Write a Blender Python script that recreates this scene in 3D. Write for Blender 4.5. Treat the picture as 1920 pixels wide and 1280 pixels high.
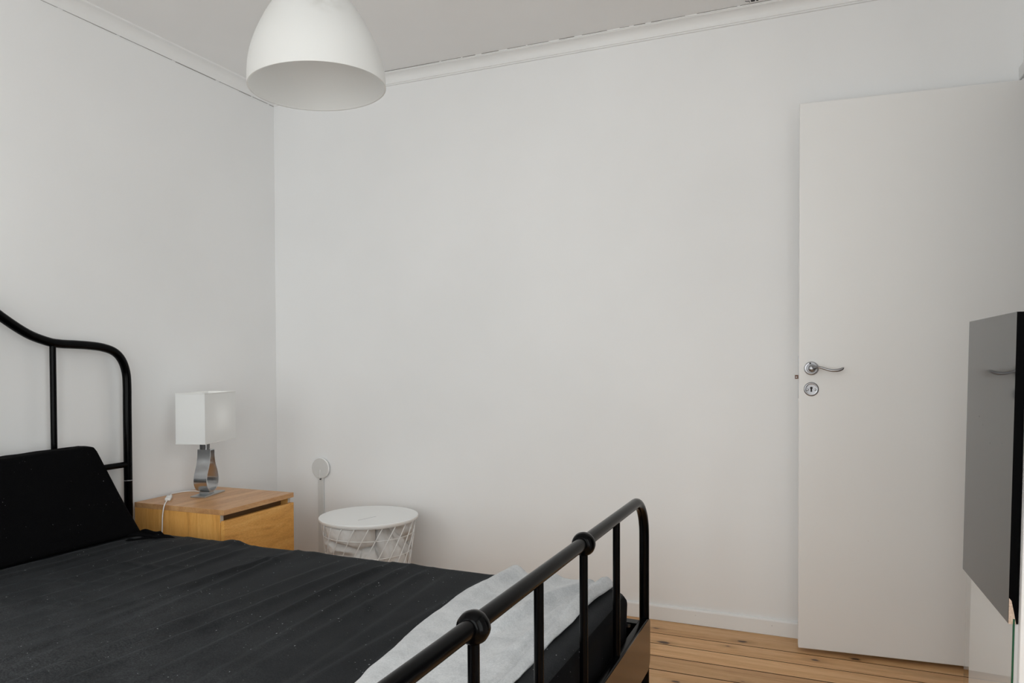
import bpy, bmesh, math, random
from mathutils import Vector, Matrix, noise
R = math.radians
PI = math.pi
scn = bpy.context.scene
for o in list(bpy.data.objects):
    bpy.data.objects.remove(o, do_unlink=True)
col = scn.collection

# ------------------------------------------------------------------ camera
cam_d = bpy.data.cameras.new('camera')
cam = bpy.data.objects.new('camera', cam_d)
col.objects.link(cam)
cr = Vector((0.91945884, 0.39316715, -0.00387689))
cu = Vector((-0.00332189, 0.01762763, 0.9998391))
cf = Vector((-0.39317223, 0.91929802, -0.01751394))
M = Matrix((cr, cu, -cf)).transposed().to_4x4()
M.translation = Vector((0, 0, 1.10))
cam.matrix_world = M
cam_d.sensor_fit = 'HORIZONTAL'
cam_d.sensor_width = 36
cam_d.lens = 36 * 1380.53 / 1920
cam_d.shift_y = 60.65 / 1920
cam_d.clip_start = 0.05
scn.camera = cam

# ------------------------------------------------------------------ world, daylight and added fill through the windows, exposure
w = bpy.data.worlds.new('sky')
scn.world = w
w.use_nodes = True
wb = w.node_tree.nodes['Background']
wb.inputs[0].default_value = (0.96, 0.98, 1.0, 1)
wb.inputs[1].default_value = 1.5
for lx_, ly_, rz_, en_ in ((-1.875, -0.92, 0, 15), (-0.325, -0.92, 0, 21), (0.80, 0.40, 90, 16)):    # one behind each window; the second and third are added as fill
    al = bpy.data.lights.new('window_daylight', 'AREA')
    al.shape = 'RECTANGLE'
    al.size = 1.15
    al.size_y = 1.88
    al.energy = en_
    al.color = (0.972, 0.985, 1.0)
    alo = bpy.data.objects.new('window_daylight', al)
    col.objects.link(alo)
    alo.location = (lx_, ly_, 1.36)
    alo.rotation_euler = (R(90), 0, R(rz_))     # shines into the room
scn.view_settings.view_transform = 'Standard'
scn.view_settings.look = 'None'
scn.view_settings.gamma = 1
scn.view_settings.use_curve_mapping = False
scn.view_settings.exposure = 0.0

# ------------------------------------------------------------------ material helpers
def mat(name, base=(0.8, 0.8, 0.8), rough=0.5, metal=0.0, spec=0.5, **kw):
    m = bpy.data.materials.new(name)
    m.use_nodes = True
    b = m.node_tree.nodes['Principled BSDF']
    b.inputs['Base Color'].default_value = (*base, 1)
    b.inputs['Roughness'].default_value = rough
    b.inputs['Metallic'].default_value = metal
    b.inputs['Specular IOR Level'].default_value = spec
    for k, v in kw.items():
        b.inputs[k.replace('_', ' ')].default_value = v
    return m

class NT:
    """short-hand for adding nodes to a material"""
    def __init__(s, m):
        s.m = m; s.t = m.node_tree; s.b = s.t.nodes['Principled BSDF']
    def n(s, typ, **kw):
        nd = s.t.nodes.new(typ)
        for k, v in kw.items(): setattr(nd, k, v)
        return nd
    def l(s, a, b): s.t.links.new(a, b)
    def coord(s, scale=(1, 1, 1), rnd=False, out='Object'):
        tc = s.n('ShaderNodeTexCoord'); mp = s.n('ShaderNodeMapping')
        mp.inputs['Scale'].default_value = scale
        src = tc.outputs[out]
        if rnd:
            oi = s.n('ShaderNodeObjectInfo'); ad = s.n('ShaderNodeVectorMath', operation='ADD')
            ml = s.n('ShaderNodeVectorMath', operation='SCALE')
            cb = s.n('ShaderNodeCombineXYZ')
            s.l(oi.outputs['Random'], cb.inputs[0]); s.l(oi.outputs['Random'], cb.inputs[1]); s.l(oi.outputs['Random'], cb.inputs[2])
            s.l(cb.outputs[0], ml.inputs[0]); ml.inputs['Scale'].default_value = 37.0
            s.l(src, ad.inputs[0]); s.l(ml.outputs[0], ad.inputs[1]); src = ad.outputs[0]
        s.l(src, mp.inputs[0])
        return mp.outputs[0]
    def noise(s, vec, scale, detail=4, rough=0.5, dist=0.0):
        t = s.n('ShaderNodeTexNoise')
        t.inputs['Scale'].default_value = scale; t.inputs['Detail'].default_value = detail
        t.inputs['Roughness'].default_value = rough; t.inputs['Distortion'].default_value = dist
        s.l(vec, t.inputs['Vector']); return t.outputs['Fac']
    def ramp(s, fac, stops, interp='LINEAR'):
        r = s.n('ShaderNodeValToRGB'); e = r.color_ramp.elements; r.color_ramp.interpolation = interp
        e[0].position, e[0].color = stops[0][0], (*stops[0][1], 1)
        e[1].position, e[1].color = stops[1][0], (*stops[1][1], 1)
        for p, c in stops[2:]:
            x = e.new(p); x.color = (*c, 1)
        s.l(fac, r.inputs[0]); return r.outputs[0]
    def mix(s, fac, a, b, blend='MIX'):
        x = s.n('ShaderNodeMix', data_type='RGBA', blend_type=blend)
        for v, i in ((fac, 0), (a, 6), (b, 7)):
            if hasattr(v, 'links'): s.l(v, x.inputs[i])
            elif i == 0: x.inputs[0].default_value = v
            else: x.inputs[i].default_value = (*v, 1)
        return x.outputs[2]
    def bump(s, h, strength=0.2, dist=0.001):
        b = s.n('ShaderNodeBump'); b.inputs['Strength'].default_value = strength
        b.inputs['Distance'].default_value = dist
        s.l(h, b.inputs['Height']); s.l(b.outputs[0], s.b.inputs['Normal'])

g = lambda v: (v, v, v)
def sstep(a): a = max(0, min(1, a)); return a * a * (3 - 2 * a)

def paint(name, base, rough=0.6, bump=0.15, scale=220, var=0.02):
    m = mat(name, base, rough, spec=0.35); t = NT(m)
    v = t.coord(out='Object')
    n1 = t.noise(v, 1.3, 3)
    lo = tuple(c * (1 - var) for c in base); hi = tuple(min(1, c * (1 + var)) for c in base)
    t.l(t.ramp(n1, [(0.35, lo), (0.65, hi)]), t.b.inputs['Base Color'])
    t.bump(t.noise(v, scale, 3), bump, 0.0006)
    return m

M_wall = paint('wall_paint', (0.91, 0.91, 0.91), 0.7)
M_ceil = paint('ceiling_paint', (0.92, 0.915, 0.91), 0.8, 0.1, 90)
M_trim = paint('trim_paint', (0.90, 0.90, 0.895), 0.45, 0.05, 60)
M_crack = mat('crack_shadow_dirt', (0.26, 0.25, 0.235), 0.9)  # grey-brown colour of the cracks themselves
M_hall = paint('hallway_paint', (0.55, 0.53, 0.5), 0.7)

# door paint: satin off-white with a few specks and scuffs low down
M_door = mat('door_paint', (0.76, 0.745, 0.72), 0.38, spec=0.45)
t = NT(M_door); v = t.coord()
sp = t.n('ShaderNodeTexVoronoi'); sp.inputs['Scale'].default_value = 9; t.l(v, sp.inputs['Vector'])
spk = t.ramp(sp.outputs['Distance'], [(0.018, g(1)), (0.03, g(0))])
gate = t.ramp(t.noise(v, 1.7, 2), [(0.52, g(0)), (0.56, g(1))])
k = t.mix(1.0, spk, gate, 'MULTIPLY')
c = t.mix(k, t.ramp(t.noise(v, 1.5, 3), [(0.3, (0.895, 0.885, 0.87)), (0.7, (0.915, 0.91, 0.90))]), (0.42, 0.40, 0.37))
sx = t.n('ShaderNodeSeparateXYZ'); t.l(v, sx.inputs[0])
t.l(c, t.b.inputs['Base Color'])
t.bump(t.noise(v, 40, 2), 0.06, 0.001)

def wood(name, dark, mid, light, vscale, rough=0.4, rnd=False, knots=False, fine=1.0):
    m = mat(name, mid, rough, spec=0.3); t = NT(m)
    v = t.coord(vscale, rnd)
    big = t.noise(v, 1.6, 4, 0.55, 1.2)
    fine_n = t.noise(t.coord(tuple(a * 6 for a in vscale), rnd), 5.0 * fine, 5, 0.7)
    c = t.ramp(big, [(0.30, dark), (0.5, mid), (0.72, light)])
    c = t.mix(0.35, c, t.ramp(fine_n, [(0.36, dark), (0.62, light)]), 'MIX')
    if knots:
        vo = t.n('ShaderNodeTexVoronoi'); vo.inputs['Scale'].default_value = 1.0
        vo.inputs['Randomness'].default_value = 1.0; vo.voronoi_dimensions = '2D'
        t.l(t.coord((2.4, 5.0, 1.0), rnd), vo.inputs['Vector'])
        wv_ = t.n('ShaderNodeSeparateColor'); t.l(vo.outputs['Color'], wv_.inputs[0])
        szv = t.n('ShaderNodeMapRange'); t.l(wv_.outputs[0], szv.inputs[0]); szv.inputs[3].default_value = -0.022; szv.inputs[4].default_value = 0.048
        warp = t.noise(t.coord((40, 90, 20), rnd), 1.0, 2)
        ad = t.n('ShaderNodeMath', operation='MULTIPLY_ADD'); ad.inputs[1].default_value = 0.05
        t.l(warp, ad.inputs[0])
        sm_ = t.n('ShaderNodeMath', operation='ADD'); t.l(vo.outputs['Distance'], sm_.inputs[0]); t.l(szv.outputs[0], sm_.inputs[1]); t.l(sm_.outputs[0], ad.inputs[2])
        halo = t.ramp(ad.outputs[0], [(0.05, g(1)), (0.19, g(0))])
        c = t.mix(t.mix(0.5, g(0), halo), c, tuple(x * 0.62 for x in dark))
        core = t.ramp(ad.outputs[0], [(0.060, g(1)), (0.085, g(0))])
        c = t.mix(core, c, (0.075, 0.035, 0.018))
        stain = t.ramp(t.noise(t.coord((1.4, 4, 1), True), 1.0, 3), [(0.60, g(0)), (0.75, g(0.35))])
        c = t.mix(stain, c, (0.22, 0.16, 0.11))
        oi = t.n('ShaderNodeObjectInfo')
        tone = t.ramp(oi.outputs['Random'], [(0.0, (0.88, 0.86, 0.84)), (1.0, (1.12, 1.1, 1.08))])
        c = t.mix(1.0, c, tone, 'MULTIPLY')
    t.l(c, t.b.inputs['Base Color'])
    t.bump(fine_n, 0.12, 0.0005)
    return m

M_pine = wood('pine_floorboard', (0.53, 0.255, 0.095), (0.74, 0.425, 0.19), (0.87, 0.575, 0.31), (0.8, 14, 4), 0.40, True, True)
OD, OM, OL = (0.56, 0.235, 0.05), (0.84, 0.405, 0.10), (0.95, 0.55, 0.175)
M_oak_top = wood('oak_veneer_top', (0.42, 0.185, 0.07), (0.62, 0.33, 0.14), (0.76, 0.46, 0.225), (10, 1.4, 10), 0.32)
M_oak_side = wood('oak_veneer_side', OD, OM, OL, (14, 10, 0.7), 0.42)
M_oak_front = wood('oak_veneer_front', OD, OM, OL, (10, 2.2, 12), 0.42)
M_oak_in = mat('drawer_recess_wood', (0.20, 0.10, 0.035), 0.5)
M_edge = mat('veneer_raw_edge', (0.52, 0.47, 0.40), 0.6)

# black lacquered steel tube
M_steel = mat('black_lacquered_steel', (0.0010, 0.0010, 0.0012), 0.18, spec=0.09)
t = NT(M_steel); v = t.coord()
t.bump(t.noise(v, 300, 2), 0.03, 0.0004)
M_steel_bright = mat('worn_tube_joint', (0.35, 0.35, 0.36), 0.3, 0.8)

def black_cloth(name, base, sheen, lint=1.0, rough=0.75, dust_light=0.0):
    m = mat(name, base, rough, spec=0.03); t = NT(m)
    t.b.inputs['Sheen Weight'].default_value = sheen
    t.b.inputs['Sheen Roughness'].default_value = 0.45
    t.b.inputs['Sheen Tint'].default_value = (0.85, 0.92, 1.0, 1)
    v = t.coord()
    hz = t.noise(v, 3.5, 5, 0.65)
    c = t.ramp(hz, [(0.35, base), (0.75, tuple(x * 1.5 for x in base))])
    fine = t.noise(v, 420, 2)
    c = t.mix(0.5, c, t.ramp(fine, [(0.4, tuple(x * 0.6 for x in base)), (0.7, tuple(x * 2.2 for x in base))]))
    if dust_light:                                   # patchy pale dusting, with brighter light towards mid-bed painted into the colour
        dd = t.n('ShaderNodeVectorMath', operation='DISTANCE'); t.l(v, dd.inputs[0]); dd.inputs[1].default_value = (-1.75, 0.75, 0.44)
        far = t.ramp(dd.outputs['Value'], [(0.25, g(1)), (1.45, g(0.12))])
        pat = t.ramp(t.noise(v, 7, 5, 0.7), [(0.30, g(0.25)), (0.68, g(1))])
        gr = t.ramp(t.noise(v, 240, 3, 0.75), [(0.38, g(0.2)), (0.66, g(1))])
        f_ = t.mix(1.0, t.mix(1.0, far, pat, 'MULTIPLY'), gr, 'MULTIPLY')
        f2 = t.mix(1.0, f_, g(dust_light), 'MULTIPLY')
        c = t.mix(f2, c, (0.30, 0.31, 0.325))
    for sc, th, gt, mp in ((38, 0.085, 0.46, 1.0), (95, 0.13, 0.49, 0.9), (17, 0.042, 0.40, 1.0)):
        vo = t.n('ShaderNodeTexVoronoi'); vo.inputs['Scale'].default_value = sc
        vv = t.n('ShaderNodeVectorMath', operation='ADD')
        wn = t.n('ShaderNodeTexNoise'); wn.inputs['Scale'].default_value = 60; t.l(v, wn.inputs['Vector'])
        wsc = t.n('ShaderNodeVectorMath', operation='SCALE'); wsc.inputs['Scale'].default_value = 0.012
        t.l(wn.outputs['Color'], wsc.inputs[0]); t.l(v, vv.inputs[0]); t.l(wsc.outputs[0], vv.inputs[1])
        t.l(vv.outputs[0], vo.inputs['Vector'])
        rc_ = t.n('ShaderNodeSeparateColor'); t.l(vo.outputs['Color'], rc_.inputs[0])
        pw_ = t.n('ShaderNodeMath', operation='POWER'); t.l(rc_.outputs[0], pw_.inputs[0]); pw_.inputs[1].default_value = 2.5
        mr_ = t.n('ShaderNodeMapRange'); t.l(pw_.outputs[0], mr_.inputs[0]); mr_.inputs[3].default_value = 0.12; mr_.inputs[4].default_value = 1.35
        dv_ = t.n('ShaderNodeMath', operation='DIVIDE'); t.l(vo.outputs['Distance'], dv_.inputs[0]); t.l(mr_.outputs[0], dv_.inputs[1])
        s_ = t.ramp(dv_.outputs[0], [(th * 0.6, g(min(1.0, mp * lint))), (th, g(0))])
        ga = t.ramp(t.noise(v, 4.1 + sc * 0.07, 3), [(gt, g(0)), (gt + 0.08, g(1))])
        c = t.mix(t.mix(1.0, s_, ga, 'MULTIPLY'), c, (0.42, 0.43, 0.44))
    t.l(c, t.b.inputs['Base Color'])
    t.bump(t.noise(v, 900, 2), 0.25, 0.0004)
    return m
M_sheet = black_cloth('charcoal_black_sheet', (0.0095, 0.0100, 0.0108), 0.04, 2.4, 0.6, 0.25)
M_pillow = black_cloth('black_pillow_cover', (0.0030, 0.0030, 0.0034), 0.0, 0.35, 0.85)
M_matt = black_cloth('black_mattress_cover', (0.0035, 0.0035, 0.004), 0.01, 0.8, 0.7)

M_blanket = mat('light_grey_fleece', (0.46, 0.475, 0.495), 0.95, spec=0.1)
t = NT(M_blanket); v = t.coord()
t.b.inputs['Sheen Weight'].default_value = 0.25
c = t.ramp(t.noise(v, 14, 6, 0.7), [(0.36, (0.44, 0.455, 0.475)), (0.62, (0.64, 0.65, 0.665))])
c = t.mix(0.4, c, t.ramp(t.noise(v, 260, 3, 0.7), [(0.4, (0.46, 0.475, 0.49)), (0.65, (0.74, 0.75, 0.76))]))
t.l(c, t.b.inputs['Base Color']); t.bump(t.noise(v, 500, 3), 0.4, 0.001)

M_shade = mat('white_shade_fabric', (0.95, 0.955, 0.95), 0.8, spec=0.2)
t = NT(M_shade); v = t.coord(); t.bump(t.noise(v, 600, 2), 0.25, 0.0005)
def translucent(m, fac):
    nt = m.node_tree; b_ = nt.nodes['Principled BSDF']; out = [n for n in nt.nodes if n.type == 'OUTPUT_MATERIAL'][0]
    tl = nt.nodes.new('ShaderNodeBsdfTranslucent'); tl.inputs[0].default_value = (0.96, 0.96, 0.95, 1)
    mx = nt.nodes.new('ShaderNodeMixShader'); mx.inputs[0].default_value = fac
    nt.links.new(b_.outputs[0], mx.inputs[1]); nt.links.new(tl.outputs[0], mx.inputs[2]); nt.links.new(mx.outputs[0], out.inputs[0])
translucent(M_shade, 0.30)
M_bulb = mat('dim_bulb', (0.9, 0.9, 0.9), 0.4, Emission_Color=(1.0, 0.98, 0.95, 1), Emission_Strength=6.0)  # glow added inside to brighten the lampshade
M_brush = mat('brushed_steel', (0.62, 0.62, 0.63), 0.24, 1.0)
t = NT(M_brush); t.b.inputs['Anisotropic'].default_value = 0.4
t.bump(t.noise(t.coord((400, 400, 6)), 1.0, 3), 0.06, 0.0003)
M_zinc = mat('satin_base_plate', (0.50, 0.52, 0.53), 0.35, 0.9)
M_dkmetal = mat('dark_grey_bracket', (0.12, 0.12, 0.12), 0.4, 0.6)
M_cable = mat('white_plastic', (0.9, 0.9, 0.89), 0.35)
M_white_metal = mat('white_powder_coat', (0.92, 0.92, 0.91), 0.42)
M_disc = mat('pale_grey_plastic', (0.72, 0.72, 0.71), 0.45)
M_dark = mat('dark_hole', (0.012, 0.010, 0.010), 0.6)
M_satin = mat('satin_nickel', (0.36, 0.36, 0.375), 0.30, 1.0)
M_latch = mat('dark_bronze_latch', (0.10, 0.06, 0.045), 0.35, 0.8)
M_duvet = mat('off_white_cotton', (0.76, 0.74, 0.72), 0.85, spec=0.2)
t = NT(M_duvet); v = t.coord(); t.bump(t.noise(v, 55, 5, 0.6), 0.5, 0.003)

# opal lamp shade with a faint dirty smudge near its top
M_opal = mat('opal_plastic', (0.80, 0.80, 0.79), 0.40, spec=0.45)
t = NT(M_opal); v = t.coord()
vo = t.n('ShaderNodeVectorMath', operation='DISTANCE'); t.l(v, vo.inputs[0]); vo.inputs[1].default_value = (0.075, -0.068, 0.155)
blob = t.ramp(vo.outputs['Value'], [(0.005, g(1)), (0.055, g(0))])
sm = t.mix(1.0, blob, t.ramp(t.noise(v, 28, 4), [(0.40, g(0)), (0.75, g(0.9))]), 'MULTIPLY')
t.l(t.mix(sm, (0.76, 0.76, 0.75), (0.36, 0.34, 0.30)), t.b.inputs['Base Color'])

translucent(M_opal, 0.42)
M_blackboard = mat('black_gloss_board', (0.010, 0.010, 0.011), 0.05, spec=0.5)
t = NT(M_blackboard); v = t.coord()
vo = t.n('ShaderNodeTexVoronoi'); vo.inputs['Scale'].default_value = 22; t.l(v, vo.inputs['Vector'])
sp = t.ramp(vo.outputs['Distance'], [(0.03, g(1)), (0.05, g(0))])
ga = t.ramp(t.noise(v, 5, 2), [(0.5, g(0)), (0.56, g(1))])
kk = t.mix(1.0, sp, ga, 'MULTIPLY')
ro = t.n('ShaderNodeMapRange'); t.l(kk, ro.inputs[0]); ro.inputs[3].default_value = 0.05; ro.inputs[4].default_value = 0.5
t.l(ro.outputs[0], t.b.inputs['Roughness'])
M_blackedge = mat('black_edge_band', (0.0015, 0.0015, 0.0018), 0.6, spec=0.03)
M_chip = mat('bare_chipboard', (0.60, 0.46, 0.36), 0.85)
t = NT(M_chip); t.l(t.ramp(t.noise(t.coord(), 300, 3), [(0.35, (0.50, 0.37, 0.28)), (0.65, (0.68, 0.54, 0.44))]), t.b.inputs['Base Color'])
M_cab = mat('white_lacquer', (0.92, 0.92, 0.92), 0.3, spec=0.4)

def glass_mat(name, tint, glossfac=True):
    m = bpy.data.materials.new(name); m.use_nodes = True; nt = m.node_tree
    for n in list(nt.nodes): nt.nodes.remove(n)
    out = nt.nodes.new('ShaderNodeOutputMaterial'); tr = nt.nodes.new('ShaderNodeBsdfTransparent')
    tr.inputs[0].default_value = (*tint, 1)
    gl = nt.nodes.new('ShaderNodeBsdfGlossy'); gl.inputs['Roughness'].default_value = 0.02
    fr = nt.nodes.new('ShaderNodeFresnel'); fr.inputs[0].default_value = 1.5
    mx = nt.nodes.new('ShaderNodeMixShader')
    ge = nt.nodes.new('ShaderNodeNewGeometry'); sb = nt.nodes.new('ShaderNodeMath'); sb.operation = 'SUBTRACT'; sb.inputs[0].default_value = 1.0
    ml = nt.nodes.new('ShaderNodeMath'); ml.operation = 'MULTIPLY'
    nt.links.new(ge.outputs['Backfacing'], sb.inputs[1]); nt.links.new(sb.outputs[0], ml.inputs[0]); nt.links.new(fr.outputs[0], ml.inputs[1])
    nt.links.new(ml.outputs[0], mx.inputs[0]); nt.links.new(tr.outputs[0], mx.inputs[1]); nt.links.new(gl.outputs[0], mx.inputs[2])
    nt.links.new(mx.outputs[0], out.inputs[0]); return m
M_pane = glass_mat('window_glass', (0.97, 0.98, 0.97))
M_sheetglass = glass_mat('clear_sheet_glass', (0.99, 0.993, 0.99))
M_glassedge = mat('green_glass_edge', (0.006, 0.085, 0.040), 0.15)

# ------------------------------------------------------------------ mesh helpers
def link(o, parent=None):
    col.objects.link(o)
    if parent is not None: o.parent = parent
    return o
def obj(name, bm, m, parent=None, smooth=False, angle=None):
    me = bpy.data.meshes.new(name)
    bmesh.ops.recalc_face_normals(bm, faces=bm.faces)
    bm.to_mesh(me); bm.free()
    for mm in (m if isinstance(m, (list, tuple)) else [m]): me.materials.append(mm)
    if smooth:
        for p in me.polygons: p.use_smooth = True
        if angle: me.set_sharp_from_angle(angle=R(angle))
    return link(bpy.data.objects.new(name, me), parent)
def tag(o, label=None, cat=None, group=None, kind=None):
    for k, v in (('label', label), ('category', cat), ('group', group), ('kind', kind)):
        if v: o[k] = v
    return o
def thing(name, label, cat, loc=(0, 0, 0), rz=0, group=None):
    o = link(bpy.data.objects.new(name, None)); o.location = loc; o.rotation_euler = (0, 0, rz)
    o.empty_display_size = 0.05
    return tag(o, label, cat, group)
def box(bm, lo, hi, bev=0.0, seg=2, mi=0):
    c = [(a + b) / 2 for a, b in zip(lo, hi)]; s = [abs(b - a) for a, b in zip(lo, hi)]
    r = bmesh.ops.create_cube(bm, size=1, matrix=Matrix.Translation(c) @ Matrix.Diagonal((*s, 1)))
    vs = r['verts']
    fs = {f for v_ in vs for f in v_.link_faces}
    for f in fs: f.material_index = mi
    if bev > 0:
        es = list({e for v_ in vs for e in v_.link_edges})
        bmesh.ops.bevel(bm, geom=es, offset=bev, segments=seg, affect='EDGES', profile=0.5)
def nbox(lo, hi, bev=0.0, seg=2):
    bm = bmesh.new(); box(bm, lo, hi, bev, seg); return bm
def spline(pts, n=8):
    """Catmull-Rom through the points"""
    P = [Vector(p) for p in pts]; P = [2 * P[0] - P[1]] + P + [2 * P[-1] - P[-2]]; out = []
    for i in range(1, len(P) - 2):
        for k_ in range(n):
            u = k_ / n; a, b, c_, d = P[i - 1], P[i], P[i + 1], P[i + 2]
            out.append(0.5 * ((2 * b) + (-a + c_) * u + (2 * a - 5 * b + 4 * c_ - d) * u * u + (-a + 3 * b - 3 * c_ + d) * u ** 3))
    out.append(P[-2]); return out
def tube(bm, pts, rad, n=16, cap=True, closed=False, flat=None):
    P = [Vector(p) for p in pts]; rings = []
    N = len(P); up = None
    for i, p in enumerate(P):
        if closed: tan = (P[(i + 1) % N] - P[i - 1]).normalized()
        else: tan = (P[min(i + 1, N - 1)] - P[max(i - 1, 0)]).normalized()
        if up is None:
            up = Vector((0, 0, 1)) if abs(tan.z) < 0.9 else Vector((1, 0, 0))
        a = (up - tan * up.dot(tan)).normalized(); b = tan.cross(a); up = a
        r_ = rad[i] if isinstance(rad, (list, tuple)) else rad
        fl = flat if flat else 1.0
        rings.append([bm.verts.new(p + a * math.cos(2 * PI * k_ / n) * r_ * fl + b * math.sin(2 * PI * k_ / n) * r_) for k_ in range(n)])
    for i in range(N if closed else N - 1):
        A, B = rings[i], rings[(i + 1) % N]
        for k_ in range(n): bm.faces.new((A[k_], A[(k_ + 1) % n], B[(k_ + 1) % n], B[k_]))
    if cap and not closed:
        bm.faces.new(rings[0][::-1]); bm.faces.new(rings[-1])
def ntube(*a, **k_):
    bm = bmesh.new(); tube(bm, *a, **k_); return bm
def lathe(bm, prof, n=48, mat_=None, closed=False):
    """prof: (r, z) pairs; r = 0 ends close on the axis"""
    mat_ = mat_ or Matrix.Identity(4); rings = []
    for r_, z_ in prof:
        if r_ < 1e-6: rings.append([bm.verts.new(mat_ @ Vector((0, 0, z_)))])
        else: rings.append([bm.verts.new(mat_ @ Vector((r_ * math.cos(2 * PI * k_ / n), r_ * math.sin(2 * PI * k_ / n), z_))) for k_ in range(n)])
    L = len(rings)
    for i in range(L if closed else L - 1):
        A, B = rings[i], rings[(i + 1) % L]
        for k_ in range(n):
            a1, a2 = A[k_ % len(A)], A[(k_ + 1) % len(A)]; b1, b2 = B[k_ % len(B)], B[(k_ + 1) % len(B)]
            f = []
            for q in (a1, a2, b2, b1):
                if q not in f: f.append(q)
            if len(f) > 2: bm.faces.new(f)
def nlathe(*a, **k_):
    bm = bmesh.new(); lathe(bm, *a, **k_); return bm
def prism(bm, poly, origin, ax, ay, ext):
    """extrude a 2-D polygon (u, v) in the plane ax, ay along the vector ext"""
    o_, ax, ay, ext = map(Vector, (origin, ax, ay, ext))
    A = [bm.verts.new(o_ + ax * u + ay * v_) for u, v_ in poly]; B = [bm.verts.new(a.co + ext) for a in A]
    n = len(A)
    bm.faces.new(A[::-1]); bm.faces.new(B)
    for i in range(n): bm.faces.new((A[i], A[(i + 1) % n], B[(i + 1) % n], B[i]))
def nprism(*a):
    bm = bmesh.new(); prism(bm, *a); return bm

# ------------------------------------------------------------------ room shell
XL, XR, YB, YR, ZC = -2.692, 0.632, 3.1064, -0.75, 2.50
T = 0.12
OY0, OY1, OZ = 2.28, 3.072, 2.078            # doorway in the right wall
WINX = ((-2.45, -1.30), (-0.90, 0.25)); WZ0, WZ1 = 0.42, 2.30  # second rear opening is unseen, added for flatter fill light
WY0, WY1 = -0.18, 0.98                        # unseen right-wall window, added to brighten the left side  # window in the rear wall
HX = 1.9                                      # hallway beyond the doorway

def struct(name, bm, m, parent=None, **k_):
    o = obj(name, bm, m, parent, **k_)
    if parent is None: o['kind'] = 'structure'
    return o
struct('wall_left', nbox((XL - T, YR - T, 0), (XL, YB + T, ZC)), M_wall)
struct('wall_back', nbox((XL, YB, 0), (XR + T, YB + T, ZC)), M_wall)
bm = bmesh.new()
box(bm, (XR, YR, 0), (XR + T, WY0, ZC)); box(bm, (XR, WY1, 0), (XR + T, OY0, ZC)); box(bm, (XR, WY0, 0), (XR + T, WY1, WZ0)); box(bm, (XR, WY0, WZ1), (XR + T, WY1, ZC)); box(bm, (XR, OY1, 0), (XR + T, YB, ZC)); box(bm, (XR, OY0, OZ), (XR + T, OY1, ZC))
struct('wall_right', bm, M_wall)
bm = bmesh.new()
for a, b in ((XL, WINX[0][0]), (WINX[0][1], WINX[1][0]), (WINX[1][1], XR + T)): box(bm, (a, YR - T, 0), (b, YR, ZC))
for a, b in WINX: box(bm, (a, YR - T, 0), (b, YR, WZ0)); box(bm, (a, YR - T, WZ1), (b, YR, ZC))
struct('wall_rear', bm, M_wall)
struct('ceiling', nbox((XL - T, YR - T, ZC), (HX + T, YB + T, ZC + 0.1)), M_ceil)
bm = bmesh.new()
box(bm, (HX, 1.5, 0), (HX + T, YB + T, ZC)); box(bm, (XR + T, 1.5 - T, 0), (HX + T, 1.5, ZC)); box(bm, (XR + T, YB, 0), (HX, YB + T, ZC))
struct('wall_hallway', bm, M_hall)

# floor: subfloor slab with individual boards as parts
floor = struct('floor', nbox((XL - T, YR - T, -0.08), (HX + T, YB + T, -0.022)), M_dark)
edges = [YB, 2.945, 2.836, 2.717, 2.594]
y = 2.594
rnd = random.Random(4)
while y > YR:
    y -= rnd.choice((0.118, 0.121, 0.124, 0.110)); edges.append(max(y, YR))
board_mesh = {}
M_joint = mat('dirty_board_edge', (0.10, 0.045, 0.018), 0.8, spec=0.1)
def board(x0, x1, y0, y1):
    key = (round(x1 - x0, 3), round(y1 - y0, 3))
    if key not in board_mesh:
        bm_ = nbox((-(x1 - x0) / 2, -(y1 - y0) / 2, -0.022), ((x1 - x0) / 2, (y1 - y0) / 2, 0), 0.0012, 1)
        me = bpy.data.meshes.new('floorboard'); bm_.to_mesh(me); bm_.free(); me.materials.append(M_pine); me.materials.append(M_joint); board_mesh[key] = me
        for p_ in me.polygons: p_.material_index = 0 if p_.normal.z > 0.9 else 1
    o = link(bpy.data.objects.new('floorboard', board_mesh[key]), floor)
    o.location = ((x0 + x1) / 2, (y0 + y1) / 2, rnd.choice((0, 0, -0.0006, -0.0003)))
for i in range(len(edges) - 1):
    y1, y0 = edges[i] - 0.0020, edges[i + 1] + 0.0020
    if y1 - y0 < 0.02: continue
    xe = HX if y0 > 1.5 else XR
    cut = [XL, xe]
    if i > 9 and i % 3 == 1: cut = [XL, rnd.uniform(-1.8, -0.2), xe]
    for a, b in zip(cut[:-1], cut[1:]): board(a + 0.0006, b - 0.0006, y0, y1)

# skirting boards
def skirt(name, p0, p1, nrm):
    prof = [(0, 0), (0.012, 0), (0.012, 0.056), (0.010, 0.061), (0.006, 0.064), (0, 0.064)]
    struct(name, nprism(prof, (p0[0], p0[1], 0.0005), (*nrm, 0), (0, 0, 1), (p1[0] - p0[0], p1[1] - p0[1], 0)), M_trim)
skirt('baseboard_back', (XL, YB), (XR, YB), (0, -1))
skirt('baseboard_left', (XL, YR + 0.012), (XL, YB - 0.012), (1, 0))
skirt('baseboard_right', (XR, YR + 0.012), (XR, OY0 - 0.05), (-1, 0))
skirt('baseboard_rear', (XL, YR), (XR, YR), (0, 1))

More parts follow.
